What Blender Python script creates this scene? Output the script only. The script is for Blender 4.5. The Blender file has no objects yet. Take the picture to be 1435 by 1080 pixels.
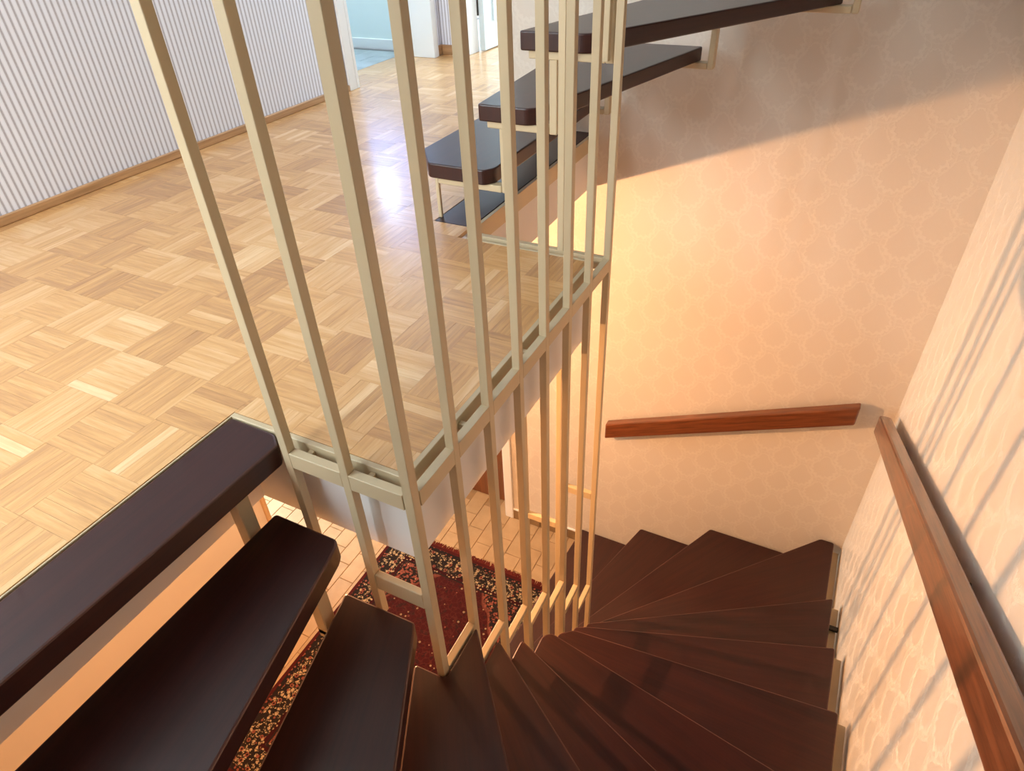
import bpy, bmesh, math, random
from mathutils import Vector, Matrix
random.seed(7)
scene = bpy.context.scene
col = scene.collection

# ------------------------------------------------------------------ camera
cam_d = bpy.data.cameras.new('camera')
cam = bpy.data.objects.new('camera', cam_d); col.objects.link(cam)
CAM = Vector((0.532915, -0.610812, 0.840055))
RIGHT, DOWN, FWD = [Vector(r) for r in ((0.893065, 0.448499, -0.035835), (0.246473, -0.554303, -0.794983), (-0.376413, 0.701139, -0.605572))]
FOC = 923.559
m = Matrix((RIGHT, -DOWN, -FWD)).transposed().to_4x4(); m.translation = CAM
cam.matrix_world = m
cam_d.sensor_fit = 'HORIZONTAL'; cam_d.sensor_width = 36.0; cam_d.lens = FOC / 1435 * 36
cam_d.clip_start = 0.02; cam_d.clip_end = 100
scene.camera = cam

# ------------------------------------------------------------------ world, daylight, exposure
w = bpy.data.worlds.new('world'); scene.world = w; w.use_nodes = True
w.node_tree.nodes['Background'].inputs[0].default_value = (0.80, 0.90, 1.0, 1)
w.node_tree.nodes['Background'].inputs[1].default_value = 0.6

def area(name, loc, size, rot, color, power):
    d = bpy.data.lights.new(name, 'AREA'); d.shape = 'RECTANGLE'; d.size, d.size_y = size
    d.color = color; d.energy = power
    o = bpy.data.objects.new(name, d); col.objects.link(o); o.location = loc; o.rotation_euler = rot
    return o
H = math.pi / 2
# an area light points down its own -Z; most stand for daylight openings, a few are added fills
area('daylight_front_window', (-0.88, -2.14, 1.55), (0.62, 1.3), (H, 0, 0), (0.89, 0.96, 1.0), 78)      # faces +y
area('added_left_fill', (-1.89, -1.55, 1.55), (0.8, 1.3), (0, -H, 0), (0.72, 0.97, 0.98), 36)       # faces +x; added cool fill for the hall and back wall
area('daylight_side_room_window', (-2.52, 3.24, 1.00), (0.55, 0.95), (-H, 0, 0), (0.22, 0.36, 1.0), 8)     # faces -y
area('added_glare_core', (-2.50, 3.23, 0.98), (0.16, 0.24), (-H, 0, 0), (0.75, 0.88, 1.0), 2.2)     # faces -y; added to make the white core of the floor glare
area('added_side_room_fill', (-3.24, 2.70, 1.30), (0.8, 1.0), (0, -H, 0), (0.80, 0.97, 1.0), 24)     # faces +x; added to brighten the side room
area('daylight_end_room_window', (-1.2, 5.14, 1.2), (1.6, 1.7), (-H, 0, 0), (0.72, 0.90, 1.0), 100)        # faces -y
area('daylight_lower_room_window', (-3.5, 1.6, -1.3), (1.4, 1.2), (0, -H, 0), (0.85, 1.0, 0.95), 70)      # faces +x

vs = scene.view_settings
vs.view_transform = 'Standard'; vs.look = 'None'; vs.gamma = 1; vs.use_curve_mapping = False
vs.exposure = 0.0
scene.cycles.use_denoising = True
scene.cycles.max_bounces = 8
scene.cycles.diffuse_bounces = 6
scene.cycles.sample_clamp_indirect = 6

# ------------------------------------------------------------------ material helpers
class NT:
    def __init__(self, name):
        self.m = bpy.data.materials.new(name); self.m.use_nodes = True
        self.t = self.m.node_tree; self.b = self.t.nodes['Principled BSDF']
    def n(self, typ, **kw):
        nd = self.t.nodes.new(typ)
        for k, v in kw.items(): setattr(nd, k, v)
        return nd
    def put(self, sock, v):
        if isinstance(v, bpy.types.NodeSocket): self.t.links.new(v, sock)
        else: sock.default_value = v
    def M(self, op, a, b=0.0, c=None, clamp=False):
        nd = self.n('ShaderNodeMath', operation=op, use_clamp=clamp)
        self.put(nd.inputs[0], a); self.put(nd.inputs[1], b)
        if c is not None: self.put(nd.inputs[2], c)
        return nd.outputs[0]
    def step(self, x, a, b):              # smooth 0->1 between a and b
        nd = self.n('ShaderNodeMapRange', interpolation_type='SMOOTHSTEP')
        self.put(nd.inputs[0], x); self.put(nd.inputs[1], a); self.put(nd.inputs[2], b)
        return nd.outputs[0]
    def mix(self, f, a, b):
        nd = self.n('ShaderNodeMix', data_type='RGBA')
        self.put(nd.inputs[0], f); self.put(nd.inputs[6], a if isinstance(a, bpy.types.NodeSocket) else (*a, 1))
        self.put(nd.inputs[7], b if isinstance(b, bpy.types.NodeSocket) else (*b, 1))
        return nd.outputs[2]
    def noise(self, vec, scale, detail=3, rough=0.55):
        nd = self.n('ShaderNodeTexNoise'); 
        if vec is not None: self.put(nd.inputs['Vector'], vec)
        nd.inputs['Scale'].default_value = scale; nd.inputs['Detail'].default_value = detail
        nd.inputs['Roughness'].default_value = rough
        return nd.outputs[0]
    def vor(self, vec, scale, feature='F1', out='Distance', rnd=1.0):
        nd = self.n('ShaderNodeTexVoronoi', feature=feature); self.put(nd.inputs['Vector'], vec)
        nd.inputs['Scale'].default_value = scale
        nd.inputs['Randomness'].default_value = rnd
        return nd.outputs[out]
    def pos(self): return self.n('ShaderNodeNewGeometry').outputs['Position']
    def obj(self): return self.n('ShaderNodeTexCoord').outputs['Object']
    def uv(self): return self.n('ShaderNodeTexCoord').outputs['UV']
    def xyz(self, v):
        nd = self.n('ShaderNodeSeparateXYZ'); self.put(nd.inputs[0], v); return nd.outputs
    def vec(self, x, y, z=0.0):
        nd = self.n('ShaderNodeCombineXYZ')
        for i, v in enumerate((x, y, z)): self.put(nd.inputs[i], v)
        return nd.outputs[0]
    def scale(self, v, s):
        nd = self.n('ShaderNodeVectorMath', operation='MULTIPLY'); self.put(nd.inputs[0], v); nd.inputs[1].default_value = s
        return nd.outputs[0]
    def M_vec(self, v):                     # the coordinate, pushed about by noise
        nd = self.n('ShaderNodeTexNoise'); self.put(nd.inputs['Vector'], v); nd.inputs['Scale'].default_value = 28
        mx = self.n('ShaderNodeVectorMath', operation='MULTIPLY_ADD'); self.put(mx.inputs[0], nd.outputs['Color'])
        mx.inputs[1].default_value = (0.05, 0.05, 0.0); self.put(mx.inputs[2], v)
        return mx.outputs[0]
    def bump(self, h, strength=0.2, dist=0.002):
        nd = self.n('ShaderNodeBump'); self.put(nd.inputs['Height'], h)
        nd.inputs['Strength'].default_value = strength; nd.inputs['Distance'].default_value = dist
        self.put(self.b.inputs['Normal'], nd.outputs[0])
    def done(self, colr, rough=0.5, metal=0.0, coat=0.0, coatr=0.1, spec=0.5):
        self.put(self.b.inputs['Base Color'], colr if isinstance(colr, bpy.types.NodeSocket) else (*colr, 1))
        self.put(self.b.inputs['Roughness'], rough); self.put(self.b.inputs['Metallic'], metal)
        self.b.inputs['Coat Weight'].default_value = coat; self.b.inputs['Coat Roughness'].default_value = coatr
        self.put(self.b.inputs['Specular IOR Level'], spec)
        return self.m

def paint(name, c, rough=0.5, var=0.06, spec=0.4, sc=6, metal=0.0):
    t = NT(name); f = t.noise(t.obj(), sc, 4)
    dark = tuple(x * (1 - var) for x in c); lite = tuple(min(1, x * (1 + var)) for x in c)
    fine = t.noise(t.obj(), 140, 2); t.bump(fine, 0.08, 0.001)
    return t.done(t.mix(f, dark, lite), rough, metal, spec=spec)

def wood(name, dark, lite, rough=0.3, coat=0.3, coatr=0.12, us=5, vs_=70, spec=0.5):
    t = NT(name); u = t.scale(t.uv(), (us, vs_, 1))
    a = t.noise(u, 1.0, 5, 0.6); b = t.noise(t.scale(t.uv(), (us * 0.6, vs_ * 4, 1)), 1.0, 2)
    f = t.M('ADD', t.M('MULTIPLY', a, 0.7), t.M('MULTIPLY', b, 0.3))
    f = t.step(f, 0.3, 0.7)
    t.bump(b, 0.05, 0.0006)
    return t.done(t.mix(f, dark, lite), rough, coat=coat, coatr=coatr, spec=spec)

def stripes():
    t = NT('striped_wallpaper'); p = t.xyz(t.pos()); h = t.M('ADD', p[0], p[1])
    q = t.M('DIVIDE', h, 0.0213); fr = t.M('FRACT', q)
    d = t.M('ABSOLUTE', t.M('SUBTRACT', fr, 0.5))                      # 0 at line
    ln = t.M('SUBTRACT', 1.0, t.step(d, 0.10, 0.27))
    fr2 = t.M('ABSOLUTE', t.M('SUBTRACT', t.M('FRACT', t.M('MULTIPLY', q, 3.0)), 0.5))
    thin = t.M('MULTIPLY', t.M('SUBTRACT', 1.0, t.step(fr2, 0.1, 0.3)), 0.10)
    nz = t.noise(t.pos(), 260, 2); ln = t.M('MULTIPLY', ln, t.M('ADD', 0.62, t.M('MULTIPLY', nz, 0.5)))
    f = t.M('MINIMUM', t.M('ADD', t.M('MULTIPLY', ln, 0.95), thin), 1.0)
    t.bump(t.M('ADD', nz, ln), 0.15, 0.0015)
    return t.done(t.mix(f, (0.87, 0.89, 0.97), (0.42, 0.40, 0.44)), 0.6, spec=0.3)

def damask():
    t = NT('damask_wallpaper'); p = t.xyz(t.pos()); h = t.M('ADD', p[0], p[1])
    U = t.M('DIVIDE', t.M('SUBTRACT', h, 0.417 + 2.055), 0.18); V = t.M('DIVIDE', t.M('SUBTRACT', p[2], 0.045), 0.166)
    masks = []
    for ou, ov in ((0.0, 0.0), (0.5, 0.5)):
        x = t.M('SUBTRACT', t.M('FRACT', t.M('ADD', U, 0.5 + ou)), 0.5)
        y = t.M('SUBTRACT', t.M('FRACT', t.M('ADD', V, 0.5 + ov)), 0.5)
        x = t.M('MULTIPLY', x, 1.08)
        a = t.M('ARCTAN2', x, y)                                        # 0 at the top, pi at the bottom
        r = t.M('SQRT', t.M('ADD', t.M('MULTIPLY', x, x), t.M('MULTIPLY', y, y)))
        tip = t.M('POWER', 2.718, t.M('MULTIPLY', -7.0, t.M('MULTIPLY', a, a)))
        low = t.step(t.M('ABSOLUTE', a), 1.1, 2.0)
        wav = t.M('MULTIPLY', t.M('SINE', t.M('MULTIPLY', a, 13.0)), t.M('MULTIPLY', low, 0.030))
        wig = t.M('MULTIPLY', t.M('SUBTRACT', t.noise(t.pos(), 170, 2), 0.5), 0.15)
        Rr = t.M('ADD', t.M('ADD', 0.325, t.M('MULTIPLY', tip, 0.16)), t.M('ADD', wav, wig))
        thick = t.M('ADD', 0.020, t.M('MULTIPLY', low, 0.026))
        d = t.M('ABSOLUTE', t.M('SUBTRACT', r, Rr))
        ring = t.M('SUBTRACT', 1.0, t.step(d, t.M('MULTIPLY', thick, 0.55), t.M('MULTIPLY', thick, 1.25)))
        # fan of leaves inside the medallion
        leaf = t.M('MULTIPLY', t.step(t.M('SINE', t.M('MULTIPLY', a, 9.0)), 0.3, 0.9), t.M('SUBTRACT', 1.0, t.step(r, 0.16, 0.24)))
        # outer ogee line
        d2 = t.M('ABSOLUTE', t.M('SUBTRACT', r, t.M('ADD', t.M('ADD', 0.43, t.M('MULTIPLY', tip, 0.11)), t.M('MULTIPLY', wig, 0.4))))
        rim = t.M('MULTIPLY', t.M('SUBTRACT', 1.0, t.step(d2, 0.008, 0.026)), 0.55)
        masks.append(t.M('MAXIMUM', t.M('MAXIMUM', ring, t.M('MULTIPLY', leaf, 0.10)), rim))
    mk = t.M('MAXIMUM', masks[0], masks[1])
    weave = t.noise(t.scale(t.pos(), (1, 1, 6)), 220, 2)
    c = t.mix(mk, (0.685, 0.620, 0.545), (0.738, 0.678, 0.602))
    t.bump(t.M('ADD', t.M('MULTIPLY', mk, 1.0), t.M('MULTIPLY', weave, 0.25)), 0.35, 0.0012)
    return t.done(c, t.M('ADD', 0.36, t.M('MULTIPLY', mk, 0.34)), spec=t.M('SUBTRACT', 0.50, t.M('MULTIPLY', mk, 0.38)))

def parquet():
    t = NT('parquet_oak')
    at = t.n('ShaderNodeAttribute', attribute_name='tone'); tone = at.outputs['Fac']
    u = t.scale(t.uv(), (7, 90, 1)); g = t.noise(u, 1.0, 5, 0.62)
    fine = t.noise(t.scale(t.uv(), (18, 520, 1)), 1.0, 2)
    f = t.M('ADD', t.M('MULTIPLY', tone, 0.75), t.M('MULTIPLY', t.step(g, 0.30, 0.72), 0.30))
    f = t.M('ADD', f, t.M('MULTIPLY', t.M('SUBTRACT', fine, 0.5), 0.22))
    rp = t.n('ShaderNodeValToRGB'); t.put(rp.inputs[0], f)
    e = rp.color_ramp.elements
    e[0].position = 0.0; e[0].color = (0.420, 0.205, 0.080, 1)
    e[1].position = 1.0; e[1].color = (0.880, 0.610, 0.335, 1)
    k = e.new(0.45); k.color = (0.675, 0.368, 0.140, 1)
    t.bump(t.M('ADD', fine, t.M('MULTIPLY', g, 0.5)), 0.08, 0.0007)
    return t.done(rp.outputs[0], 0.42, coat=0.55, coatr=0.18, spec=0.5)

def tile(name, c1, c2, rough=0.45):
    t = NT(name); rnd = t.n('ShaderNodeObjectInfo').outputs['Random']
    a = t.noise(t.pos(), 9, 5, 0.6); b = t.noise(t.pos(), 70, 3)
    f = t.M('ADD', t.M('MULTIPLY', t.step(a, 0.3, 0.75), 0.6), t.M('MULTIPLY', rnd, 0.35))
    t.bump(b, 0.12, 0.001)
    return t.done(t.mix(f, c1, c2), rough, spec=0.45)

def rugmat(hx, hy):
    t = NT('persian_rug'); o = t.obj(); p = t.xyz(o)
    wob = t.M('MULTIPLY', t.M('SUBTRACT', t.noise(o, 22, 2), 0.5), 0.008)
    dx = t.M('SUBTRACT', hx, t.M('ABSOLUTE', p[0])); dy = t.M('SUBTRACT', hy, t.M('ABSOLUTE', p[1]))
    d = t.M('ADD', t.M('MINIMUM', dx, dy), wob)
    black = (0.016, 0.011, 0.010); cream = (0.36, 0.26, 0.15); red = (0.055, 0.008, 0.007); wine = (0.030, 0.005, 0.006); rose = (0.20, 0.060, 0.040)
    # field: deep red with scattered small flowers
    v1 = t.vor(o, 30); v1c = t.vor(o, 30, out='Color')
    flower = t.M('SUBTRACT', 1.0, t.step(v1, 0.16, 0.23)); eye = t.M('SUBTRACT', 1.0, t.step(v1, 0.06, 0.10))
    vine = t.step(t.noise(o, 40, 2, 0.5), 0.56, 0.64)
    cc = t.xyz(v1c)
    field = t.mix(t.noise(o, 5, 3), wine, red)
    curl = t.vor(t.M_vec(o), 34, feature='DISTANCE_TO_EDGE')
    field = t.mix(t.M('MULTIPLY', t.M('SUBTRACT', 1.0, t.step(curl, 0.03, 0.08)), 0.14), field, rose)
    field = t.mix(t.M('MULTIPLY', vine, 0.6), field, black)
    keep = t.step(cc[1], 0.50, 0.54)
    field = t.mix(t.M('MULTIPLY', t.M('MULTIPLY', flower, keep), 0.8), field, t.mix(t.step(cc[0], 0.45, 0.55), rose, cream))
    field = t.mix(t.M('MULTIPLY', eye, 0.9), field, wine)
    # spandrels in the corners: black ground with rose and cream flowers
    s = t.M('ADD', t.M('DIVIDE', t.M('SUBTRACT', dx, 0.19), 0.24), t.M('DIVIDE', t.M('SUBTRACT', dy, 0.19), 0.30))
    s = t.M('ADD', s, t.M('MULTIPLY', t.M('SINE', t.M('MULTIPLY', p[0], 55.0)), 0.05))
    v2 = t.vor(o, 24); sp = t.mix(t.step(t.noise(o, 60, 2), 0.50, 0.58), black, rose)
    sp = t.mix(t.M('SUBTRACT', 1.0, t.step(v2, 0.08, 0.15)), sp, cream)
    inside = t.mix(t.step(s, 0.97, 1.03), sp, field)
    edge = t.M('SUBTRACT', 1.0, t.step(t.M('ABSOLUTE', t.M('SUBTRACT', s, 1.0)), 0.03, 0.06))
    inside = t.mix(t.M('MULTIPLY', edge, 0.5), inside, rose)
    # broad border: cream scrolls and rosettes on black
    v3 = t.vor(o, 21, rnd=0.6); e3 = t.vor(o, 52, feature='DISTANCE_TO_EDGE')
    scroll = t.step(t.noise(o, 55, 2, 0.5), 0.50, 0.57)
    bd = t.mix(scroll, black, cream)
    bd = t.mix(t.M('SUBTRACT', 1.0, t.step(e3, 0.05, 0.10)), bd, black)
    bd = t.mix(t.M('SUBTRACT', 1.0, t.step(v3, 0.20, 0.26)), bd, rose)
    bd = t.mix(t.M('SUBTRACT', 1.0, t.step(v3, 0.10, 0.14)), bd, black)
    # guard stripes: small dots on black / wine
    v4 = t.vor(o, 44, rnd=0.6); dots = t.M('SUBTRACT', 1.0, t.step(v4, 0.22, 0.34))
    g1 = t.mix(dots, black, rose); g2 = t.mix(dots, wine, cream)
    c = t.mix(t.step(d, 0.020, 0.023), red, g1)
    c = t.mix(t.step(d, 0.046, 0.049), c, bd)
    c = t.mix(t.step(d, 0.155, 0.158), c, g2)
    c = t.mix(t.step(d, 0.178, 0.181), c, black)
    c = t.mix(t.step(d, 0.188, 0.191), c, inside)
    t.bump(t.noise(o, 420, 2), 0.5, 0.003)
    return t.done(c, 0.95, spec=0.1)

def emit(name, c, s):
    t = NT(name); t.b.inputs['Base Color'].default_value = (*c, 1)
    nz = t.noise(t.obj(), 3, 1); t.put(t.b.inputs['Emission Color'], t.mix(nz, c, tuple(x * 0.95 for x in c)))
    t.b.inputs['Emission Strength'].default_value = s
    return t.m

MT = dict(
    metal=paint('champagne_enamel', (0.575, 0.462, 0.295), 0.38, 0.05, 0.5, 9),
    plaster=paint('white_plaster', (0.78, 0.76, 0.75), 0.75, 0.02, 0.2, 4),
    peach=paint('cream_wall_paint', (0.74, 0.66, 0.56), 0.7, 0.03, 0.25, 5),
    white=paint('white_gloss_paint', (0.80, 0.80, 0.79), 0.35, 0.02, 0.5, 5),
    mint=paint('pale_mint_paint', (0.70, 0.78, 0.76), 0.6, 0.02, 0.3, 5),
    ice=paint('pale_blue_lacquer', (0.66, 0.76, 0.80), 0.35, 0.02, 0.5, 5),
    grout=paint('sand_grout', (0.26, 0.17, 0.09), 0.9, 0.1, 0.1, 30),
    darkgrout=paint('grey_grout', (0.22, 0.23, 0.23), 0.9, 0.1, 0.1, 30),
    subfloor=paint('dark_subfloor', (0.10, 0.05, 0.02), 0.9, 0.1, 0.1, 30),
    tread=wood('dark_stained_hardwood', (0.023, 0.0046, 0.0044), (0.042, 0.0086, 0.0066), 0.38, 0.16, 0.22, 3, 40, spec=0.42),
    worn_lit=wood('worn_highlit_tread_edge', (0.058, 0.018, 0.013), (0.090, 0.030, 0.022), 0.4, 0.2, 0.2, 3, 40),  # lighter edge colour paints the nosing highlight as well as wear
    rail=wood('mahogany', (0.085, 0.024, 0.009), (0.230, 0.072, 0.026), 0.30, 0.5, 0.12, 5, 70),
    base=wood('oak_skirting', (0.36, 0.19, 0.08), (0.56, 0.32, 0.15), 0.4, 0.3, 0.15, 4, 60),
    door=wood('walnut_door', (0.11, 0.035, 0.012), (0.20, 0.068, 0.024), 0.4, 0.25, 0.15, 3, 30),
    casing=wood('pine_casing', (0.50, 0.30, 0.13), (0.66, 0.43, 0.22), 0.4, 0.3, 0.15, 3, 40),
    steel=paint('dark_steel', (0.05, 0.045, 0.04), 0.4, 0.05, 0.5, 20, 0.8),
    fringe=paint('red_wool_edge', (0.10, 0.018, 0.014), 0.95, 0.2, 0.05, 60),
    stripe=stripes(), damask=damask(), parquet=parquet(),
    tile=tile('terracotta_sand_tile', (0.33, 0.220, 0.115), (0.45, 0.315, 0.180)),
    skirt=tile('brown_skirting_tile', (0.20, 0.125, 0.060), (0.28, 0.18, 0.09)),
    greytile=tile('grey_stone_tile', (0.30, 0.34, 0.34), (0.46, 0.52, 0.52)),
)

# ------------------------------------------------------------------ object helpers
def tag(o, label=None, cat=None, group=None, kind=None):
    if label: o['label'] = label
    if cat: o['category'] = cat
    if group: o['group'] = group
    if kind: o['kind'] = kind
    return o
def empty(name, loc):
    o = bpy.data.objects.new(name, None); o.empty_display_size = 0.1; col.objects.link(o); o.location = loc
    return o
def link(name, me, mat, parent=None, loc=(0, 0, 0)):
    o = bpy.data.objects.new(name, me); col.objects.link(o)
    if mat is not None and not me.materials: me.materials.append(mat)
    o.location = loc
    if parent is not None:
        o.parent = parent; o.matrix_parent_inverse = Matrix.Translation(-Vector(world_loc(parent)))
    return o
def world_loc(o):
    v = Vector(o.location); p = o.parent
    if p is not None: v = o.matrix_parent_inverse @ v; v = Vector(world_loc(p)) + v
    return v
def uvs(bm, ax=Vector((1, 0, 0)), off=(0, 0)):
    L = bm.loops.layers.uv.verify()
    ax = ax.normalized(); ay = Vector((0, 0, 1)).cross(ax)
    if ay.length < 1e-4: ay = Vector((1, 0, 0))
    ay.normalize(); az = ax.cross(ay)
    for f in bm.faces:
        f.normal_update()
        use_z = abs(f.normal.dot(ay)) > 0.7
        for l in f.loops:
            c = l.vert.co
            if abs(f.normal.dot(ax)) > 0.7: l[L].uv = (c.dot(az) + off[0], c.dot(ay) + off[1])
            else: l[L].uv = (c.dot(ax) + off[0], (c.dot(az) if use_z else c.dot(ay)) + off[1])
def tomesh(bm, name, smooth=False):
    me = bpy.data.meshes.new(name); bm.normal_update(); bm.to_mesh(me); bm.free()
    if smooth:
        for p in me.polygons: p.use_smooth = True
    return me
def addbox(bm, a, b):
    vs_ = [bm.verts.new((x, y, z)) for z in (a[2], b[2]) for y in (a[1], b[1]) for x in (a[0], b[0])]
    for i in ((0, 2, 3, 1), (4, 5, 7, 6), (0, 1, 5, 4), (2, 6, 7, 3), (0, 4, 6, 2), (1, 3, 7, 5)):
        bm.faces.new([vs_[k] for k in i])
def bev(bm, w, seg=1, clamp=True):
    if w > 0:
        bm.normal_update()
        es = [e for e in bm.edges if len(e.link_faces) == 2 and e.calc_face_angle(0) > 0.5]
        bmesh.ops.bevel(bm, geom=es, offset=w, segments=seg, profile=0.5, affect='EDGES', clamp_overlap=clamp)
def box(name, a, b, mat, parent=None, bw=0.0, ax=(1, 0, 0), loc=(0, 0, 0)):
    bm = bmesh.new(); addbox(bm, a, b); bev(bm, bw); uvs(bm, Vector(ax), (random.random() * 9, random.random() * 9))
    return link(name, tomesh(bm, name), mat, parent, loc)
def poly(bm, pts, z0, z1):
    ar = sum(pts[i][0] * pts[(i + 1) % len(pts)][1] - pts[(i + 1) % len(pts)][0] * pts[i][1] for i in range(len(pts)))
    if ar < 0: pts = pts[::-1]
    lo = [bm.verts.new((x, y, z0)) for x, y in pts]; hi = [bm.verts.new((x, y, z1)) for x, y in pts]
    bm.faces.new(hi); bm.faces.new(lo[::-1])
    n = len(pts)
    for i in range(n): bm.faces.new((lo[i], lo[(i + 1) % n], hi[(i + 1) % n], hi[i]))
def prism(name, pts, z0, z1, mat, parent=None, bw=0.0, ax=(1, 0, 0), worn_lit=None):
    bm = bmesh.new(); poly(bm, list(pts), z0, z1); bev(bm, bw, 2, False)
    uvs(bm, Vector(ax), (random.random() * 9, random.random() * 9))
    o = link(name, tomesh(bm, name), mat, parent)
    if worn_lit is not None:
        o.data.materials.append(worn_lit)
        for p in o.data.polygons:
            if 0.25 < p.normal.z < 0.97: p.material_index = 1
    return o
def rounded(pts, r, seg=4):
    out = []; n = len(pts)
    for i in range(n):
        p, q, s = Vector(pts[i - 1]), Vector(pts[i]), Vector(pts[(i + 1) % n])
        a, b = (p - q), (s - q); rr = min(r, a.length * 0.4, b.length * 0.4)
        A, B = q + a.normalized() * rr, q + b.normalized() * rr
        for k in range(seg + 1):
            t = k / seg; c = A * (1 - t) ** 2 + q * 2 * t * (1 - t) + B * t * t
            out.append((c.x, c.y))
    return out
def sloped(name, p0, p1, half, height, mat, parent=None, bw=0.006):
    """bar from p0 to p1 (its top centre line), vertical end cuts, half = horizontal half-width vector"""
    bm = bmesh.new(); p0, p1, h = Vector(p0), Vector(p1), Vector(half); d = Vector((0, 0, -height))
    v = [bm.verts.new(x) for x in (p0 - h, p0 + h, p0 + h + d, p0 - h + d, p1 - h, p1 + h, p1 + h + d, p1 - h + d)]
    for i in ((0, 1, 2, 3), (7, 6, 5, 4), (0, 4, 5, 1), (1, 5, 6, 2), (2, 6, 7, 3), (3, 7, 4, 0)): bm.faces.new([v[k] for k in i])
    bmesh.ops.recalc_face_normals(bm, faces=bm.faces); bev(bm, bw, 2)
    uvs(bm, (p1 - p0), (random.random() * 9, random.random() * 9))
    return link(name, tomesh(bm, name), mat, parent)
def lathe(name, prof, loc, mat, parent=None, seg=20):
    bm = bmesh.new(); rings = []
    for r, z in prof: rings.append([bm.verts.new((max(r, 1e-4) * math.cos(2 * math.pi * k / seg), max(r, 1e-4) * math.sin(2 * math.pi * k / seg), z)) for k in range(seg)])
    for a, b in zip(rings, rings[1:]):
        for k in range(seg): bm.faces.new((a[k], a[(k + 1) % seg], b[(k + 1) % seg], b[k]))
    bm.faces.new(rings[0][::-1]); bm.faces.new(rings[-1]); bmesh.ops.recalc_face_normals(bm, faces=bm.faces); uvs(bm)
    return link(name, tomesh(bm, name, True), mat, parent, loc)
def pix(P):
    q = Vector(P) - CAM; z = q.dot(FWD)
    if z < 0.05: return None
    return (717.5 + FOC * q.dot(RIGHT) / z, 540 + FOC * q.dot(DOWN) / z, z)

# ------------------------------------------------------------------ main measures (metres, upper floor at z = 0)
ZL = -2.60                     # lower floor
SB = -0.235                    # underside of the slab
XL, XR, YB, YF = -1.926, 0.976, 2.055, -1.06
YHALL, YEND, ZC = -2.2, 3.27, 2.66
XE = -0.462                    # floor edge beside the two flights
PX, PY0, PY1 = -0.045, 0.043, 0.958      # the tongue of floor inside the railing

# ------------------------------------------------------------------ the setting: walls
def struct(o, label, cat): return tag(o, label, cat, kind='structure')
def wallbox(name, a, b, mat, label, cat='wall'): return struct(box(name, a, b, MT[mat]), label, cat)
wallbox('wall_back', (-0.85, YB, SB), (XR, YB + 0.14, ZC), 'damask', 'cream damask papered wall behind the stairs', 'wall')
wallbox('wall_back_lower', (-0.955, YB, ZL), (XR, YB + 0.14, SB), 'damask', 'cream damask papered wall beside the lowest treads', 'wall')
wallbox('wall_right', (XR, YF - 0.1, ZL), (XR + 0.12, YB + 0.14, ZC), 'damask', 'cream damask papered wall carrying the long sloping handrail', 'wall')
wallbox('wall_front', (XE, YF - 0.1, ZL), (XR, YF, ZC), 'damask', 'cream damask papered wall at the outer ends of the upper treads', 'wall')
wallbox('wall_front_side', (XE - 0.1, YHALL, ZL), (XE, YF, ZC), 'damask', 'short papered wall closing the stairwell towards the hall', 'wall')
wallbox('wall_left', (XL - 0.1, YHALL, 0), (XL, 2.36, ZC), 'stripe', 'white wall papered with fine grey vertical stripes', 'wall')
wallbox('wall_left_lintel', (XL - 0.26, 2.36, 2.02), (XL, 3.17, ZC), 'stripe', 'striped wall piece above the side room doorway', 'wall')
wallbox('wall_left_return', (XL - 0.26, 3.17, 0), (XL - 0.02, YEND + 0.2, ZC), 'stripe', 'narrow striped wall beyond the side room doorway', 'wall')
wallbox('wall_end', (XL - 0.02, YEND, 0), (-1.79, YEND + 0.12, ZC), 'stripe', 'narrow striped wall piece beside the open white door', 'wall')
wallbox('wall_end_right', (-0.98, YEND, 0), (-0.71, YEND + 0.12, ZC), 'stripe', 'striped wall at the other side of the end doorway', 'wall')
wallbox('wall_end_lintel', (-1.79, YEND, 2.02), (-0.98, YEND + 0.12, ZC), 'stripe', 'striped wall piece above the end doorway', 'wall')
wallbox('wall_back_return', (-0.85, YB + 0.14, 0), (-0.71, YEND, ZC), 'stripe', 'striped wall running from the stairs to the end doorway', 'wall')
wallbox('wall_hall_front_sill', (XL, YHALL - 0.1, 0), (XE, YHALL, 0.9), 'stripe', 'striped wall below the hall window', 'wall')
wallbox('wall_hall_front_left', (XL, YHALL - 0.1, 0.9), (-1.24, YHALL, 2.2), 'stripe', 'striped wall beside the hall window', 'wall')
wallbox('wall_hall_front_head', (XL, YHALL - 0.1, 2.2), (XE, YHALL, ZC), 'stripe', 'striped wall above the hall window', 'wall')
wallbox('ceiling', (XL - 0.1, YHALL - 0.1, ZC), (XR + 0.12, YEND + 0.12, ZC + 0.2), 'plaster', 'white plaster ceiling over hall and stairwell', 'ceiling')
# side room (pale mint)
wallbox('wall_side_room_back', (-3.3, 3.30, 0), (XL - 0.26, 3.40, 2.5), 'mint', 'pale mint wall of the side room', 'wall')
wallbox('wall_side_room_left', (-3.4, 1.6, 0), (-3.3, 3.40, 2.5), 'mint', 'pale mint far wall inside the side room', 'wall')
wallbox('wall_side_room_front', (-3.3, 1.5, 0), (XL - 0.1, 1.6, 2.5), 'mint', 'pale mint wall inside the side room near its door', 'wall')
wallbox('ceiling_side_room', (-3.4, 1.5, 2.5), (XL - 0.1, 3.4, 2.6), 'plaster', 'white ceiling of the side room', 'ceiling')
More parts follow.
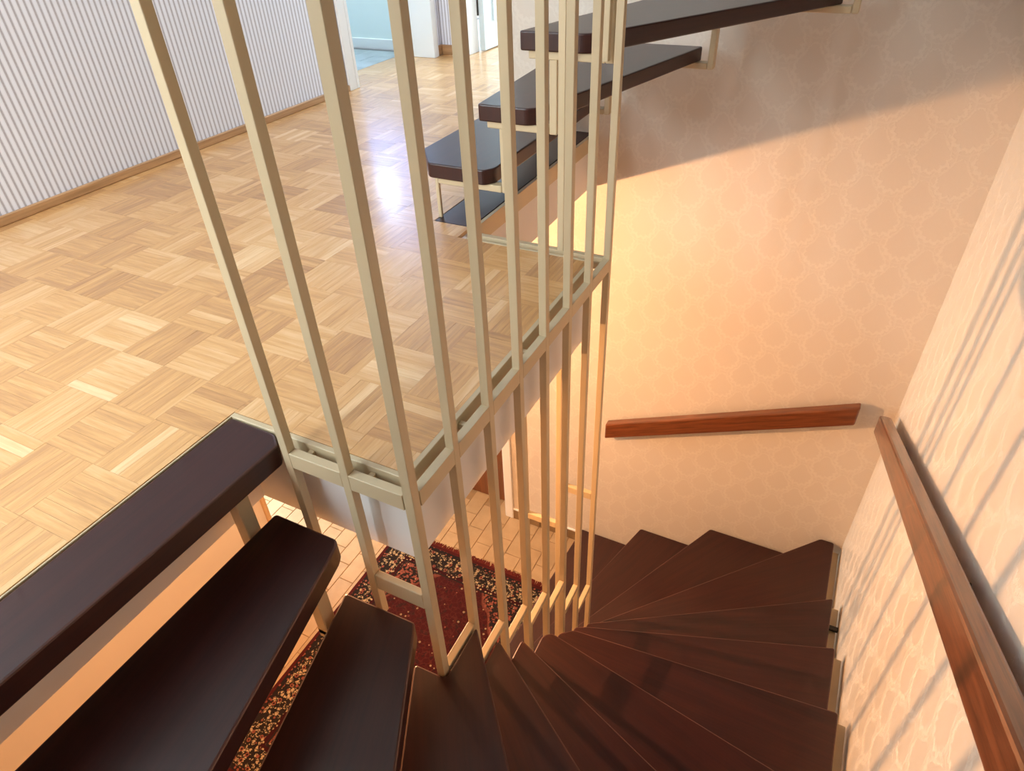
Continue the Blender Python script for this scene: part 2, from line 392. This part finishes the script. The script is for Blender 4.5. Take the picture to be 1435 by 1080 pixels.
# end room
wallbox('wall_end_room_left', (-2.5, YEND + 0.2, 0), (-2.4, 5.2, 2.5), 'plaster', 'white wall on one side of the end room', 'wall')
wallbox('wall_end_room_right', (0.2, YEND, 0), (0.3, 5.2, 2.5), 'plaster', 'white wall on the far side of the end room', 'wall')
wallbox('wall_end_room_back', (-2.5, 5.2, 0), (0.3, 5.3, 2.5), 'plaster', 'white outer wall of the end room', 'wall')
wallbox('wall_end_room_front', (-0.71, YEND, 0), (0.2, YEND + 0.12, 2.5), 'plaster', 'white wall of the end room backing the stairs', 'wall')
wallbox('ceiling_end_room', (-2.5, YEND + 0.12, 2.5), (0.3, 5.3, 2.6), 'plaster', 'white ceiling of the end room', 'ceiling')
# lower hall
wallbox('wall_lower_left', (-2.37, YHALL, ZL), (-2.25, 1.17, SB), 'peach', 'cream wall of the lower hall', 'wall')
wallbox('wall_lower_left_lintel', (-2.37, 1.17, -0.55), (-2.25, YB, SB), 'peach', 'cream wall piece above the bright lower doorway', 'wall')
wallbox('wall_lower_back', (-2.37, YB, ZL), (-1.86, YB + 0.14, SB), 'peach', 'cream wall beyond the brown door in the lower hall', 'wall')
wallbox('wall_lower_back_lintel', (-1.86, YB, -0.58), (-0.955, YB + 0.14, SB), 'peach', 'cream wall piece above the brown door', 'wall')
wallbox('wall_lower_front', (-2.37, YHALL - 0.1, ZL), (XE, YHALL, SB), 'peach', 'cream front wall of the lower hall', 'wall')
wallbox('wall_lower_room', (-3.75, 0.4, ZL), (-3.65, 2.6, SB), 'plaster', 'white wall inside the bright lower room', 'wall')
wallbox('wall_lower_room_back', (-3.75, 2.5, ZL), (-2.25, 2.6, SB), 'plaster', 'white back wall of the bright lower room', 'wall')
wallbox('wall_lower_room_front', (-3.65, 0.4, ZL), (-2.37, 0.5, SB), 'plaster', 'white near wall of the bright lower room', 'wall')
wallbox('ceiling_lower_room', (-3.75, 0.4, SB), (-2.25, 2.6, SB + 0.1), 'plaster', 'white ceiling of the bright lower room', 'ceiling')

# ------------------------------------------------------------------ upper floor slab with parquet
slab_pts = [(-2.25, YHALL - 0.1), (XE, YHALL - 0.1), (XE, PY0), (PX, PY0), (PX, PY1), (XE - 0.004, PY1 + 0.03), (XE - 0.004, YB), (-0.71, YB), (-0.71, YEND), (-0.71, YEND + 0.12), (0.2, YEND + 0.12), (0.2, 5.2), (-2.4, 5.2), (-2.4, YEND + 0.2), (-2.186, YEND + 0.2), (-2.186, 2.36), (XL, 2.36), (XL, 1.0), (-2.25, 1.0)]
floor = prism('floor', slab_pts, SB, -0.012, MT['plaster']); struct(floor, 'white plastered floor slab with golden basket weave oak parquet', 'floor')
BS = 0.1415; GX, GY = -0.744, -0.035; NST = 6; SW = BS / NST; GAP = 0.0002

def infloor(x0, x1, y0, y1):
    """clip a strip to the parquet area; returns a list of rectangles"""
    out = []
    for a, b, c, d in ((XL + 0.001, XE - 0.008, YHALL, 1.03), (XE - 0.008, PX - 0.006, PY0 + 0.007, PY1 - 0.006), (XL + 0.001, -0.60, 1.03, YB), (XL + 0.001, -0.852, YB, YEND),
                       (-2.186, XL + 0.001, 2.365, 3.165), (-1.75, -1.02, YEND, 4.6)):
        X0, X1, Y0, Y1 = max(x0, a), min(x1, b), max(y0, c), min(y1, d)
        if X1 - X0 > 0.003 and Y1 - Y0 > 0.003: out.append((X0, X1, Y0, Y1))
    return out
strips = []
rp = random.Random(3)
for i in range(-14, 12):
    for j in range(-17, 36):
        bx, by = GX + i * BS, GY + (j - 1) * BS
        alongx = (i + j) % 2 == 0
        bt = rp.gauss(0.36, 0.15)
        for s in range(NST):
            tn = bt + rp.gauss(0, 0.08) + (0.35 if rp.random() < 0.08 else 0)
            r = (bx, bx + BS, by + s * SW, by + (s + 1) * SW) if alongx else (bx + s * SW, bx + (s + 1) * SW, by, by + BS)
            for q in infloor(*r):
                strips.append((q, alongx, max(0.02, min(1, tn)), (rp.random() * 20, rp.random() * 20), rp.gauss(0, 0.0022), rp.gauss(0, 0.0022)))
def strip_geo(bm, st, lay, uvl):
    (x0, x1, y0, y1), ax, tn, off, tx, ty = st
    x0 += GAP; x1 -= GAP; y0 += GAP; y1 -= GAP
    cx, cy = (x0 + x1) / 2, (y0 + y1) / 2
    zt = lambda x, y: tx * (x - cx) + ty * (y - cy)
    c = ((x0, y0), (x1, y0), (x1, y1), (x0, y1))
    hi = [bm.verts.new((x, y, zt(x, y))) for x, y in c]; lo = [bm.verts.new((x, y, -0.012)) for x, y in c]
    fs = [bm.faces.new(hi)] + [bm.faces.new((lo[k], lo[(k + 1) % 4], hi[(k + 1) % 4], hi[k])) for k in range(4)]
    for f in fs:
        for l in f.loops:
            u, v = (l.vert.co.x, l.vert.co.y) if ax else (l.vert.co.y, l.vert.co.x)
            l[uvl].uv = (u + off[0], v + off[1])
    for v in hi + lo: v[lay] = tn
def strip_mesh(name, sts):
    bm = bmesh.new(); lay = bm.verts.layers.float.new('tone'); uvl = bm.loops.layers.uv.verify()
    for st in sts: strip_geo(bm, st, lay, uvl)
    return tomesh(bm, name)
def score(st):
    x0, x1, y0, y1 = st[0]; p = pix(((x0 + x1) / 2, (y0 + y1) / 2, 0))
    if p is None or not (0 < p[0] < 1435 and 0 < p[1] < 1080): return -1
    return (x1 - x0) * (y1 - y0) / p[2] ** 3
order = sorted(range(len(strips)), key=lambda k: -score(strips[k]))
for k in order[:300]: link('parquet_strip', strip_mesh('parquet_strip', [strips[k]]), MT['parquet'], floor)
rest = link('parquet_field', strip_mesh('parquet_field', [strips[k] for k in order[300:]]), MT['parquet'], floor); rest['kind'] = 'stuff'

# metal angle round the floor edge, dark nosing board at the foot of the upper flight
def trimbox(n, a, b, mat, label, bw=0.001): return struct(box(n, a, b, MT[mat], bw=bw), label, 'trim')
trimbox('trim_1', (XE - 0.006, PY0 - 0.006, -0.055), (PX + 0.006, PY0 + 0.006, 0.0008), 'metal', 'champagne metal edge strip of the floor along the short railing side')
trimbox('trim_2', (PX - 0.006, PY0 + 0.006, -0.055), (PX + 0.006, PY1 + 0.006, 0.0008), 'metal', 'champagne metal edge strip of the floor along the long railing side')
trimbox('trim_3', (XE + 0.02, PY1 - 0.006, -0.055), (PX - 0.006, PY1 + 0.006, 0.0008), 'metal', 'champagne metal edge strip of the floor along the far railing side')
trimbox('trim_4', (XE - 0.005, -1.05, -0.05), (XE - 0.001, 0.037, 0.0008), 'metal', 'thin metal strip between the parquet and the top tread')
trimbox('trim_5', (XE - 0.004, 1.03, -0.062), (XE + 0.010, YB, -0.001), 'metal', 'champagne board on the floor edge below the upper flight')
nb = box('trim_6', (-0.599, 1.032, -0.012), (XE - 0.005, YB - 0.002, 0.0006), MT['tread'], bw=0.001, ax=(0, 1, 0)); struct(nb, 'dark stained nosing board set flush in the parquet', 'trim')
# skirtings
struct(box('baseboard_left', (XL, YHALL, 0), (XL + 0.014, 2.299, 0.031), MT['base'], bw=0.003, ax=(0, 1, 0)), 'low oak skirting under the striped wall', 'skirting')
struct(box('baseboard_return', (XL - 0.02, 3.19, 0), (XL - 0.006, YEND, 0.055), MT['base'], bw=0.003, ax=(0, 1, 0)), 'oak skirting on the narrow striped return', 'skirting')
struct(box('baseboard_end', (XL - 0.006, YEND - 0.014, 0), (-1.80, YEND, 0.055), MT['base'], bw=0.003), 'oak skirting beside the end doorway', 'skirting')
struct(box('baseboard_side_room', (-3.3, 3.288, 0), (XL - 0.27, 3.30, 0.06), MT['white'], bw=0.003), 'white skirting in the side room', 'skirting')

# ------------------------------------------------------------------ doors and windows upstairs
fr = empty('door_1', (XL - 0.12, 2.36, 0)); struct(fr, 'white painted door frame of the side room', 'door frame')
box('jamb', (XL - 0.26, 2.36, 0), (XL + 0.012, 2.385, 2.02), MT['white'], fr, 0.003)
box('jamb', (XL - 0.26, 3.14, 0), (XL + 0.012, 3.17, 2.02), MT['white'], fr, 0.003)
box('head', (XL - 0.26, 2.385, 1.99), (XL + 0.012, 3.14, 2.02), MT['white'], fr, 0.003)
box('casing', (XL + 0.001, 2.30, 0), (XL + 0.014, 2.36, 2.06), MT['white'], fr, 0.003)
box('casing', (XL - 0.018, 3.17, 0), (XL + 0.006, 3.20, 2.06), MT['white'], fr, 0.003)
fr = empty('door_2', (-1.4, YEND, 0)); struct(fr, 'white door standing open at the end of the hall', 'door')
box('jamb', (-1.79, YEND - 0.012, 0), (-1.745, YEND + 0.13, 2.02), MT['white'], fr, 0.003)
box('jamb', (-1.02, YEND - 0.012, 0), (-0.98, YEND + 0.13, 2.02), MT['white'], fr, 0.003)
box('head', (-1.745, YEND - 0.012, 1.99), (-1.02, YEND + 0.13, 2.02), MT['white'], fr, 0.003)
leaf = box('door_leaf', (-1.742, YEND + 0.135, 0.006), (-1.704, YEND + 0.86, 1.98), MT['ice'], fr, 0.002)
for z0, z1 in ((0.16, 0.86), (1.02, 1.86)):
    y0, y1 = YEND + 0.25, YEND + 0.75
    bm = bmesh.new()
    for a, b in (((y0, z0), (y1, z0 + 0.02)), ((y0, z1 - 0.02), (y1, z1)), ((y0, z0 + 0.02), (y0 + 0.02, z1 - 0.02)), ((y1 - 0.02, z0 + 0.02), (y1, z1 - 0.02))):
        addbox(bm, (-1.704, a[0], a[1]), (-1.694, b[0], b[1]))
    uvs(bm); link('panel_moulding', tomesh(bm, 'panel_moulding'), MT['ice'], leaf)
lathe('door_handle', [(0.012, 0), (0.012, 0.02), (0.009, 0.03), (0.009, 0.06)], (-1.70, YEND + 0.80, 1.02), MT['steel'], leaf)
box('hinge', (-1.748, YEND + 0.125, 0.2), (-1.738, YEND + 0.142, 0.3), MT['steel'], leaf, 0.001)

def window(n, x0, x1, z0, z1, y, label, d=1):
    r = empty(n, ((x0 + x1) / 2, y, z0)); struct(r, label, 'window')
    t = 0.045; ya, yb = sorted((y, y + d * 0.05))
    for a, b in (((x0, z0), (x1, z0 + t)), ((x0, z1 - t), (x1, z1)), ((x0, z0 + t), (x0 + t, z1 - t)), ((x1 - t, z0 + t), (x1, z1 - t))):
        box('window_frame', (a[0], ya, a[1]), (b[0], yb, b[1]), MT['white'], r, 0.003)
    return r
window('window_1', -1.24, XE - 0.08, 0.9, 2.2, YHALL - 0.06, 'white framed hall window', -1)
lw = empty('added_window_4', (XL, -1.55, 0.9)); struct(lw, 'unseen white window frame added around the left fill light', 'window')  # unseen frame, added to go with the left fill light
for a, b in (((-1.98, 0.88), (-1.12, 0.92)), ((-1.98, 2.18), (-1.12, 2.22)), ((-1.98, 0.92), (-1.94, 2.18)), ((-1.16, 0.92), (-1.12, 2.18))):
    box('window_frame', (XL, a[0], a[1]), (XL + 0.03, b[0], b[1]), MT['white'], lw, 0.003)
window('window_2', -2.78, -2.22, 0.60, 1.30, 3.30, 'white framed side room window', -1)
window('window_3', -2.05, -0.35, 0.3, 2.1, 5.20, 'white framed end room window', -1)

# side room tiles
sr = struct(box('floor_side_room', (-3.3, 1.6, -0.10), (-2.187, 3.30, -0.006), MT['darkgrout']), 'grey stone tile floor of the side room', 'floor')
bm = bmesh.new(); addbox(bm, (0, 0, -0.006), (0.296, 0.146, 0)); bev(bm, 0.001); uvs(bm); tm = tomesh(bm, 'floor_tile'); tm.materials.append(MT['greytile'])
bm = bmesh.new(); addbox(bm, (0, 0, -0.006), (0.146, 0.146, 0)); bev(bm, 0.001); uvs(bm); hm = tomesh(bm, 'half_tile'); hm.materials.append(MT['greytile'])
for j in range(6):
    y = 2.34 + 0.15 * j
    if j % 2 == 0: link('floor_tile', hm, None, sr, (-2.336, y, 0))
    for i in range(3): link('floor_tile', tm, None, sr, (-2.486 - 0.30 * i - (0.15 if j % 2 == 0 else 0), y, 0))

# ------------------------------------------------------------------ lower floor: running bond tiles
low = struct(box('floor_lower', (-3.75, YHALL, ZL - 0.2), (XR, YB + 0.14, ZL - 0.004), MT['grout']), 'sand coloured tile floor of the lower hall', 'floor')
TW, TL = 0.108, 0.205
bm = bmesh.new(); addbox(bm, (0.002, 0.002, -0.006), (TW - 0.002, TL - 0.002, 0)); bev(bm, 0.0015); uvs(bm); tm = tomesh(bm, 'floor_tile'); tm.materials.append(MT['tile'])
RX0, RX1, RY0, RY1 = -1.575, -0.40, -0.02, 1.615          # the rug
far = []
for i in range(-32, 9):
    for j in range(-11, 10):
        x, y = -1.06 + i * TW, 1.76 + (j + (0.5 if i % 2 else 0)) * TL
        if x < -3.64 or x + TW > XR or y + TL > YB + 0.13 or y < YHALL: continue
        if RX0 + 0.02 < x and x + TW < RX1 - 0.02 and RY0 + 0.02 < y and y + TL < RY1 - 0.02: continue
        p = pix((x + TW / 2, y + TL / 2, ZL))
        if p and -20 < p[0] < 1100 and p[1] < 1120 and x < -0.3: link('floor_tile', tm, None, low, (x, y, ZL))
        else: far.append((x, y))
bm = bmesh.new()
for x, y in far: addbox(bm, (x + 0.002, y + 0.002, ZL - 0.006), (x + TW - 0.002, y + TL - 0.002, ZL))
uvs(bm); o = link('tile_field', tomesh(bm, 'tile_field'), MT['tile'], low); o['kind'] = 'stuff'
# tile skirting with white cap
bl = empty('baseboard_lower_back', (-0.7, YB, ZL)); struct(bl, 'tile skirting with white top edge in the lower hall', 'skirting')
x = -0.925
while x < -0.2:
    box('skirting_tile', (x, YB - 0.010, ZL), (x + 0.196, YB, ZL + 0.082), MT['skirt'], bl, 0.001); x += 0.2
box('cap', (-0.925, YB - 0.012, ZL + 0.082), (-0.1, YB, ZL + 0.094), MT['white'], bl, 0.002)
# brown door with pale casing
dr = empty('door_3', (-1.4, YB, ZL)); struct(dr, 'brown wooden door with pale casing in the lower hall', 'door')
box('door_leaf', (-1.85, YB + 0.10, ZL + 0.008), (-0.985, YB + 0.138, -0.60), MT['door'], dr, 0.002, ax=(0, 0, 1))
box('jamb', (-0.985, YB + 0.002, ZL), (-0.957, YB + 0.14, -0.58), MT['white'], dr, 0.002)
box('jamb', (-1.86, YB + 0.002, ZL), (-1.845, YB + 0.14, -0.58), MT['white'], dr, 0.002)
box('casing', (-0.985, YB - 0.016, ZL), (-0.925, YB, -0.56), MT['white'], dr, 0.004)
box('casing', (-1.92, YB - 0.016, ZL), (-1.86, YB, -0.56), MT['white'], dr, 0.004)
# casing of the bright doorway
dc = empty('door_4', (-2.25, 1.2, ZL)); struct(dc, 'pine casing of the bright doorway in the lower hall', 'door frame')
box('casing', (-2.38, 1.17, ZL), (-2.235, 1.20, -0.55), MT['casing'], dc, 0.003, ax=(0, 0, 1))
box('head', (-2.38, 1.20, -0.58), (-2.235, YB, -0.55), MT['casing'], dc, 0.003, ax=(0, 1, 0))

# ------------------------------------------------------------------ rug
rc = ((RX0 + RX1) / 2, (RY0 + RY1) / 2); hx, hy = (RX1 - RX0) / 2, (RY1 - RY0) / 2
bm = bmesh.new(); addbox(bm, (-hx, -hy, 0.0004), (hx, hy, 0.010)); bev(bm, 0.003, 2); uvs(bm)
rug = link('persian_rug', tomesh(bm, 'persian_rug'), rugmat(hx, hy), None, (*rc, ZL))
tag(rug, 'dark red patterned wool rug lying on the tile floor under the stairs', 'rug')
bm = bmesh.new(); rf = random.Random(5)
for sgn in (-1, 1):
    k = -hx
    while k < hx:
        L = 0.026 + rf.random() * 0.012; a = rf.gauss(0, 0.006); w_ = 0.006
        y0 = sgn * (hy - 0.002)
        z = 0.006 + rf.random() * 0.003
        v = [bm.verts.new((k, y0, 0.001)), bm.verts.new((k + w_, y0, 0.001)), bm.verts.new((k + w_ + a, y0 + sgn * L, 0.001)), bm.verts.new((k + a, y0 + sgn * L, 0.001)),
             bm.verts.new((k, y0, z)), bm.verts.new((k + w_, y0, z)), bm.verts.new((k + w_ + a, y0 + sgn * L, z * 0.6)), bm.verts.new((k + a, y0 + sgn * L, z * 0.6))]
        for i in ((0, 3, 2, 1), (4, 5, 6, 7), (0, 1, 5, 4), (1, 2, 6, 5), (2, 3, 7, 6), (3, 0, 4, 7)): bm.faces.new([v[q] for q in i])
        k += 0.0055
bmesh.ops.recalc_face_normals(bm, faces=bm.faces); uvs(bm)
fg = link('fringe', tomesh(bm, 'fringe'), MT['fringe'], rug, (*rc, ZL)); fg['kind'] = 'stuff'; fg['label'] = 'red woollen fringe'

# ------------------------------------------------------------------ lower flight
RISE = 0.19; TH = 0.05
stair = empty('winder_staircase', (0.45, 0.5, ZL)); tag(stair, 'winding staircase of dark stained treads going down to the tiled hall', 'staircase')
YO = -1.03; XO = 0.935; YW = 2.045
T = {
 1: [(XE + 0.001, 0.035), (-0.345, 0.033), (-0.316, 0.010), (-0.336, YO), (XE + 0.001, YO)],
 2: [(-0.362, -0.014), (-0.200, -0.014), (-0.188, -0.034), (0.042, YO), (-0.366, YO)],
 3: [(-0.224, -0.014), (-0.046, -0.010), (-0.036, -0.026), (0.462, YO), (0.028, YO)],
 4: [(-0.078, -0.006), (0.005, -0.004), (0.005, 0.138), (XO, -0.947), (XO, YO), (0.425, YO)],
 5: [(0.006, 0.095), (0.006, 0.230), (XO, -0.378), (XO, -0.99)],
 6: [(0.006, 0.195), (0.006, 0.360), (XO, 0.003), (XO, -0.415)],
 7: [(0.006, 0.325), (0.006, 0.505), (0.030, 0.527), (XO, 0.376), (XO, -0.034)],
 8: [(0.006, 0.480), (0.006, 0.645), (0.050, 0.682), (XO, 0.771), (XO, 0.340)],
 9: [(0.006, 0.610), (0.006, 0.808), (0.044, 0.828), (XO, 1.149), (XO, 0.735)],
 10: [(0.006, 0.775), (0.006, 0.962), (XO, 1.536), (XO, 1.112)],
 11: [(0.006, 0.922), (0.006, 1.100), (0.869, YW), (XO, YW), (XO, 1.495)],
 12: [(-0.190, 1.010), (0.332, YW), (0.835, YW), (0.030, 1.085), (0.006, 1.010)],
 13: [(-0.343, 1.010), (-0.058, YW), (0.295, YW), (-0.150, 1.010)],
 14: [(-0.500, 1.010), (-0.434, YW), (-0.095, YW), (-0.305, 1.010)],
}
DIR = {1: (0, 1, 0), 2: (-0.12, 1, 0), 3: (-0.35, 1, 0), 4: (-0.7, 1, 0), 5: (1, -0.9, 0), 6: (1, -0.5, 0), 7: (1, -0.27, 0), 8: (1, 0, 0), 9: (1, 0.24, 0), 10: (1, 0.5, 0), 11: (1, 0.9, 0), 12: (0.65, 1, 0), 13: (0.35, 1, 0), 14: (0.12, 1, 0)}
for k, pts in T.items():
    z = -(k - 1) * RISE
    prism('tread', rounded(pts, 0.009 if k < 4 else 0.014), z - TH, z, MT['tread'], stair, 0.0042, DIR[k], MT['worn_lit'])
# steel uprights between the straight treads, and pins into the right-hand wall
def tube(n, x0, x1, y0, y1, z0, z1, par, bw=0.002): return box(n, (x0, y0, z0), (x1, y1, z1), MT['metal'], par, bw)
tube('riser_post', -0.402, -0.372, -0.082, -0.050, -0.27, -TH, stair)
tube('riser_post', -0.254, -0.226, -0.088, -0.056, -0.46, -0.19 - TH, stair)
tube('riser_post', -0.402, -0.372, -0.93, -0.90, -0.27, -TH, stair)
tube('riser_post', -0.03, 0.0, -0.93, -0.90, -0.46, -0.19 - TH, stair)
tube('under_bar', -0.402, -0.23, -0.082, -0.050, -0.19 - TH - 0.018, -0.19 - TH, stair)
tube('under_bar', -0.254, -0.08, -0.088, -0.056, -0.38 - TH - 0.018, -0.38 - TH, stair)
for k, ya, yb in ((6, -0.40, 0.0), (7, -0.02, 0.37), (8, 0.35, 0.765), (9, 0.745, 1.14), (10, 1.12, 1.525), (11, 1.505, 2.03)):
    z = -(k - 1) * RISE
    tube('gap_shade_plate', XO - 0.02, XO + 0.034, ya, yb, z - 0.058, z - 0.051, stair, 0.001)  # added to shade the gap and hide the lit wall below
for k, y in ((5, -0.55), (7, 0.22), (10, 1.41)):
    z = -(k - 1) * RISE - 0.040
    box('wall_pin', (XO - 0.02, y - 0.010, z - 0.008), (XR - 0.001, y + 0.010, z + 0.008), MT['steel'], stair, 0.002)

# ------------------------------------------------------------------ upper flight
upper = empty('upper_staircase', (-0.3, 1.5, 0)); tag(upper, 'dark treaded staircase climbing from the parquet up along the papered wall', 'staircase')
YU = 1.915
UZ = {1: 0.192, 2: 0.372, 3: 0.553}
UT = {1: [(-0.672, 1.12), (-0.585, 1.008), (-0.398, 1.008), (-0.376, 1.040), (-0.382, YU), (-0.672, YU)],
      2: [(-0.405, 1.008), (-0.258, 1.008), (-0.228, 1.030), (-0.018, YU), (-0.470, YU)],
      3: [(-0.275, 1.008), (-0.105, 1.008), (-0.078, 1.022), (0.392, YU), (-0.045, YU)]}
for k in range(4, 15):
    UZ[k] = 0.553 + (k - 3) * RISE; src = T[15 - k]
    UT[k] = list(src)
for k, pts in UT.items():
    prism('tread', rounded(pts, 0.012), UZ[k] - TH + 0.006, UZ[k], MT['tread'], upper, 0.004, DIR[15 - k])
for k in (1, 2, 3):
    zb = UZ[k] - TH + 0.006; zn = UZ[k + 1] - TH + 0.006
    xi0, xi1 = UT[k][1][0] if k == 1 else UT[k][0][0], {1: -0.372, 2: -0.222, 3: -0.075}[k]
    tube('under_bar', xi0 + 0.02, xi1 + 0.022, 1.022, 1.052, zb - 0.020, zb, upper)
    tube('riser_post', xi1 + 0.023, xi1 + 0.045, 1.023, 1.051, zb - 0.020, zn - 0.020, upper)
    xo1 = {1: -0.378, 2: -0.014, 3: 0.396}[k]; xo0 = xo1 - (0.25 if k == 1 else 0.2)
    tube('under_bar', xo0, xo1 + 0.024, 1.872, 1.912, zb - 0.020, zb, upper)
    tube('riser_post', xo1 + 0.025, xo1 + 0.045, 1.873, 1.911, zb - 0.020, zn - 0.020, upper)
tube('riser_post', -0.602, -0.590, 1.06, 1.072, 0, UZ[1] - TH + 0.006, upper)
tube('riser_post', -0.640, -0.612, 1.86, 1.89, 0, UZ[1] - TH + 0.006, upper)

# ------------------------------------------------------------------ baluster screen
S = 0.0185; P = 0.14; ZT = ZC
scr = empty('baluster_screen', (0, 0, -0.57)); tag(scr, 'tall champagne metal screen of square bars round the parquet edge', 'railing')
def bar(n, x1, y0, z0, z1, s=S): return tube(n, x1 - s, x1, y0, y0 + s, z0, z1, scr, 0.0009)
bar('baluster', -2 * P, 0, -0.25, ZT)
bar('baluster', -P, 0, -0.43, ZT)
bar('baluster', 0, 0, -0.62, ZT, 0.0205)
low_z = [-0.81, -0.98, -1.19, -1.38, -1.57, -1.76, -1.95]
ys = [P * k for k in range(1, 7)] + [0.987]
for y, z in zip(ys, low_z): bar('baluster', 0, y, z, ZT)
RH = 0.0375
tube('floor_rail', -2 * P, -P - S, 0, S, -RH, 0, scr, 0.0008)
tube('floor_rail', -P, -0.0225, 0, S, -RH, 0, scr, 0.0008)
tube('floor_rail', -S, 0, 0.0225, P, -RH, 0, scr, 0.0008)
for a, b in zip(ys, ys[1:]): tube('floor_rail', -S, 0, a + S, b, -RH, 0, scr, 0.0008)
# cross bar low down on the short side and stepped bars beside the treads
tube('cross_bar', -P, -0.0225, 0.002, 0.002 + 0.015, -0.337, -0.290, scr, 0.0015)
step_z = [-0.568, -0.752, -0.866, -0.985, -1.098, -1.295, -1.480]
for a, b, z in zip([0.0225 - S] + ys, ys, step_z): tube('step_bar', -S, 0, a + S, b, z - 0.022, z, scr, 0.0015)
# far side: rail along the floor edge and three bars
YFAR = 0.987
tube('floor_rail', -0.415, -S, YFAR, YFAR + S, -RH, 0, scr, 0.0008)
bar('baluster', -P, YFAR, 0, ZT); bar('baluster', -P, YFAR, -2.10, -RH); bar('baluster', -2 * P, YFAR, -2.28, -RH)
bar('baluster', -0.033, YFAR, 0.50, 1.00)
tube('cross_bar', -0.033, -S, YFAR, YFAR + S, 0.975, 1.00, scr, 0.0015)
tube('cross_bar', -P, -S, YFAR, YFAR + S, -0.975, -0.945, scr, 0.0015)
tube('cross_bar', -2 * P, -P - S, YFAR, YFAR + S, -1.20, -1.17, scr, 0.0015)
# short welded stubs between rail and floor edge
for x in (-0.262, -0.118): tube('weld_stub', x, x + 0.012, S, PY0 - 0.006, -0.030, -0.012, scr, 0.001)
for y in (0.22, 0.50, 0.78): tube('weld_stub', PX + 0.006, -S, y, y + 0.012, -0.030, -0.012, scr, 0.001)

# ------------------------------------------------------------------ handrails
hr = empty('wall_handrail', (0.26, 2.0, -1.55)); tag(hr, 'short mahogany handrail on the damask wall above the winding treads', 'handrail')
sloped('rail', (-0.303, 2.008, -1.495), (0.829, 2.008, -1.001), (0, 0.0225, 0), 0.100, MT['rail'], hr, 0.007)
for x in (-0.10, 0.62):
    z = -1.495 + 0.4368 * (x + 0.303) - 0.09
    box('bracket', (x - 0.012, 2.02, z - 0.02), (x + 0.012, YB, z), MT['steel'], hr, 0.002)
hr = empty('wall_handrail', (0.92, 0.5, -0.4)); tag(hr, 'long mahogany handrail sloping down the side wall with baluster shadows', 'handrail')
zt = lambda y: -0.977 + 0.481 * (1.937 - y)
sloped('rail', (0.9215, 1.937, zt(1.937)), (0.9215, -0.95, zt(-0.95)), (0.0225, 0, 0), 0.098, MT['rail'], hr, 0.008)
for y in (1.62, 0.55, -0.5):
    z = zt(y) - 0.05
    box('bracket', (0.935, y - 0.012, z - 0.018), (XR, y + 0.012, z), MT['steel'], hr, 0.002)

# ------------------------------------------------------------------ lamp of the lower hall (hangs under the slab)
lamp = empty('pendant_lamp', (-1.09, 0.69, SB)); tag(lamp, 'small pendant lamp with a warm globe under the floor slab', 'lamp')
lathe('ceiling_rose', [(0.045, -0.018), (0.05, -0.01), (0.05, 0)], (-1.09, 0.69, SB), MT['white'], lamp)
lathe('stem', [(0.007, -0.20), (0.007, -0.018)], (-1.09, 0.69, SB), MT['steel'], lamp, 10)
lathe('socket', [(0.022, -0.222), (0.024, -0.20), (0.012, -0.19)], (-1.09, 0.69, SB), MT['white'], lamp)
R_ = 0.016
lathe('globe', [(R_ * math.sin(math.pi * k / 12), -0.240 - R_ * math.cos(math.pi * k / 12)) for k in range(13)], (-1.09, 0.69, SB), emit('warm_bulb', (1.0, 0.51, 0.225), 15500), lamp, 16)
